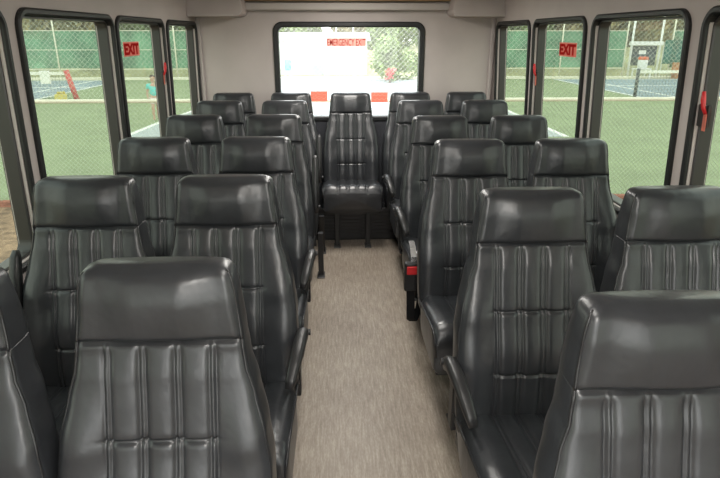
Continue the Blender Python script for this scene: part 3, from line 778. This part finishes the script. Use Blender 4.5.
MB().box(-0.4, 0.4, -0.3, 0.3, 0.50, 0.548).build('top', M['white'], st)
for sx in (-1, 1):
    for sy in (-1, 1): MB().box(sx * 0.36 - 0.03, sx * 0.36 + 0.03, sy * 0.26 - 0.03, sy * 0.26 + 0.03, 0, 0.5).build('leg', M['white'], st)
bn = empty('wooden_bench', (18.9, 31.7, G)); tag(bn, 'brown wooden bench with a solid back by the right fence', 'bench')
MB().box(-0.65, 0.65, -0.25, 0.25, 0.40, 0.46).build('seat', M['wood'], bn); MB().box(-0.65, 0.65, 0.22, 0.27, 0.46, 0.85).build('backrest', M['wood'], bn)
for s in (-1, 1): MB().box(s * 0.6 - 0.05, s * 0.6 + 0.05, -0.22, 0.22, 0, 0.40).build('leg', M['wood'], bn)
MB().box(-0.55, 0.55, -0.24, -0.20, 0.05, 0.40).build('front_panel', M['wood'], bn)

# tennis nets
def net(x0, x1, y, post_m, lean, label):
    r = empty('tennis_net', (x0, y, G)); tag(r, label, 'net', 'tennis nets')
    L = x1 - x0; s = 1 if L > 0 else -1
    mb = MB(); mb.box(min(0, L), max(0, L), -0.03, 0.03, 0.90, 1.0); mb.build('headband', M['net'], r)
    mb = MB(); n = int(abs(L) / 0.12)
    for i in range(n): xx = s * (0.06 + i * 0.12); mb.box(xx - 0.003, xx + 0.003, -0.003, 0.003, 0.03, 0.9)
    for j in range(8): z = 0.06 + j * 0.11; mb.box(min(0, L), max(0, L), -0.003, 0.003, z - 0.003, z + 0.003)
    mb.build('netting', M['net_cord'], r)
    for xx, mm in ((0, post_m), (L, 'dark_panel')): MB().tube([(xx + (lean if xx == 0 else 0), -0.02, 0), (xx, -0.02, 1.07)], 0.065 if mm == 'dark_panel' else 0.095, 10).build('post', M[mm], r, smooth=True)
    return r
net(11.45, 22.0, 22.3, 'dark_panel', 0, 'tennis net with a dark post across the right blue court')
ln = net(-9.93, -20.0, 22.2, 'red_pad', 0.24, 'tennis net with a leaning red padded post on the left court')
tw = MB().loops([[(a, b, z) for a, b in ((-0.17 * k, -0.05), (0.17 * k, -0.055), (0.17 * k, 0.05), (-0.17 * k, 0.055))] for z, k in ((-0.38, 1.0), (-0.2, 0.93), (0.0, 1.0), (0.07, 0.96), (0.08, 0.9))]).build('white_towel', M['towel'], bevel=0.02, loc=(-10.68, 22.12, G + 0.97))
tag(tw, 'white towel draped over the left tennis net', 'towel')
bh = empty('ball_basket', (-10.05, 21.7, G)); tag(bh, 'basket of yellow tennis balls below the left net post', 'basket')
MB().box(-0.17, 0.17, -0.14, 0.14, 0.06, 0.26).build('bin', M['yellow'], bh, bevel=0.02)
rnd = random.Random(3); mb = MB()
for _ in range(24):
    cx, cy, cz = rnd.uniform(-.13, .13), rnd.uniform(-.1, .1), 0.27 + rnd.uniform(0, .06)
    mb.tube([(cx, cy, cz - 0.032), (cx, cy, cz - 0.02), (cx, cy, cz), (cx, cy, cz + 0.02), (cx, cy, cz + 0.032)], [0.008, 0.025, 0.033, 0.025, 0.008], 8)
tag(mb.build('ball_heap', M['yellow'], bh, smooth=True), kind='stuff')
for sx in (-1, 1):
    for sy in (-1, 1): MB().tube([(sx * 0.14, sy * 0.11, 0), (sx * 0.14, sy * 0.11, 0.1)], 0.012, 6).build('leg', M['galv'], bh)

# child walking on the grass behind the fence
def skin_body(name, joints, edges, m, parent):
    me = bpy.data.meshes.new(name); me.from_pydata([j[0] for j in joints], edges, []); me.materials.append(m)
    o = bpy.data.objects.new(name, me); COL.objects.link(o); o.parent = parent
    sk = o.modifiers.new('skin', 'SKIN'); sk.use_smooth_shade = True
    lay = me.skin_vertices[0] if me.skin_vertices else None
    if lay is None:
        bm = bmesh.new(); bm.from_mesh(me); bm.verts.layers.skin.verify(); bm.to_mesh(me); bm.free(); lay = me.skin_vertices[0]
    for i, j in enumerate(joints):
        lay.data[i].radius = j[1] if isinstance(j[1], tuple) else (j[1], j[1])
    lay.data[0].use_root = True
    ss = o.modifiers.new('sub', 'SUBSURF'); ss.levels = 1; ss.render_levels = 2
    return o
ch = empty('person', (-5.15, 16.7, G), PI * 0.12); tag(ch, 'small child in a turquoise shirt and pale shorts walking beyond the fence', 'person')
J = [((0, 0, 0.62), (.085, .07)), ((0, 0, 0.74), (.085, .065)), ((0, 0, 0.87), (.10, .065)), ((0, 0.0, 0.945), (.035, .035)), ((0, -0.005, 1.00), (.05, .055)), ((0, -0.005, 1.07), (.075, .085)), ((0, 0, 1.14), (.05, .06)),
     ((-.06, 0, 0.57), .062), ((-.065, -.05, 0.34), .044), ((-.065, .02, 0.07), .030), ((-.065, -.06, 0.03), .026),
     ((.06, 0, 0.57), .062), ((.065, .08, 0.34), .044), ((.065, .20, 0.09), .030), ((.065, .14, 0.03), .026),
     ((-.125, 0, 0.90), .036), ((-.165, .03, 0.72), .028), ((-.165, -.04, 0.56), .021), ((-.165, -.06, 0.50), .02),
     ((.125, 0, 0.90), .036), ((.165, -.03, 0.72), .028), ((.165, -.10, 0.57), .021), ((.165, -.12, 0.51), .02)]
E_ = [(0, 1), (1, 2), (2, 3), (3, 4), (4, 5), (5, 6), (0, 7), (7, 8), (8, 9), (9, 10), (0, 11), (11, 12), (12, 13), (13, 14), (2, 15), (15, 16), (16, 17), (17, 18), (2, 19), (19, 20), (20, 21), (21, 22)]
skin_body('body', J, E_, M['skin'], ch)
skin_body('shirt', [((0, 0, 0.60), (.112, .095)), ((0, 0, 0.74), (.105, .085)), ((0, 0, 0.88), (.115, .083)), ((0, 0, 0.925), (.06, .05)), ((-.13, 0, 0.90), .05), ((-.155, .015, 0.80), .045), ((.13, 0, 0.90), .05), ((.155, -.015, 0.80), .045)],
          [(0, 1), (1, 2), (2, 3), (2, 4), (4, 5), (2, 6), (6, 7)], M['turq'], ch)
skin_body('shorts', [((0, 0, 0.60), (.106, .088)), ((-.062, 0, 0.54), .078), ((-.065, -.035, 0.40), .066), ((.062, 0, 0.54), .078), ((.065, .055, 0.40), .066)], [(0, 1), (1, 2), (0, 3), (3, 4)], M['pale_cloth'], ch)
skin_body('hair', [((0, 0.012, 1.06), (.082, .085)), ((0, 0.012, 1.13), (.072, .08)), ((0, 0.01, 1.16), (.04, .05))], [(0, 1), (1, 2)], M['hair'], ch)

ch.scale = (1.08, 1.08, 1.08)
# ------------------------------------------------------------------ light : bright hazy sky
w = bpy.data.worlds.new('sky'); sc.world = w; w.use_nodes = True
nt = w.node_tree; bg = nt.nodes['Background']
tc = nt.nodes.new('ShaderNodeTexCoord'); sp_ = nt.nodes.new('ShaderNodeSeparateXYZ'); rp = nt.nodes.new('ShaderNodeValToRGB')
nt.links.new(tc.outputs['Generated'], sp_.inputs[0]); nt.links.new(sp_.outputs['Z'], rp.inputs['Fac']); nt.links.new(rp.outputs['Color'], bg.inputs['Color'])
rp.color_ramp.elements[0].position = 0.0; rp.color_ramp.elements[0].color = (1.0, 0.99, 0.96, 1)
rp.color_ramp.elements[1].position = 0.8; rp.color_ramp.elements[1].color = (0.86, 0.93, 1.0, 1)
bg.inputs['Strength'].default_value = 4.5

# ------------------------------------------------------------------ camera & view
cam = bpy.data.cameras.new('camera'); co = bpy.data.objects.new('camera', cam); COL.objects.link(co)
cam.sensor_width = 36.0; cam.lens = 573.0 / 720 * 36; cam.clip_start = 0.05; cam.clip_end = 300
co.location = (0, 0, 1.57); co.rotation_euler = (PI / 2 - 0.344, 0, -0.0375)
sc.camera = co
sc.view_settings.view_transform = 'Standard'; sc.view_settings.look = 'None'; sc.view_settings.exposure = 0.0; sc.view_settings.gamma = 1.0
sc.view_settings.use_curve_mapping = False
sc.cycles.use_denoising = True
sc.cycles.max_bounces = 10; sc.cycles.transparent_max_bounces = 16; sc.cycles.diffuse_bounces = 5
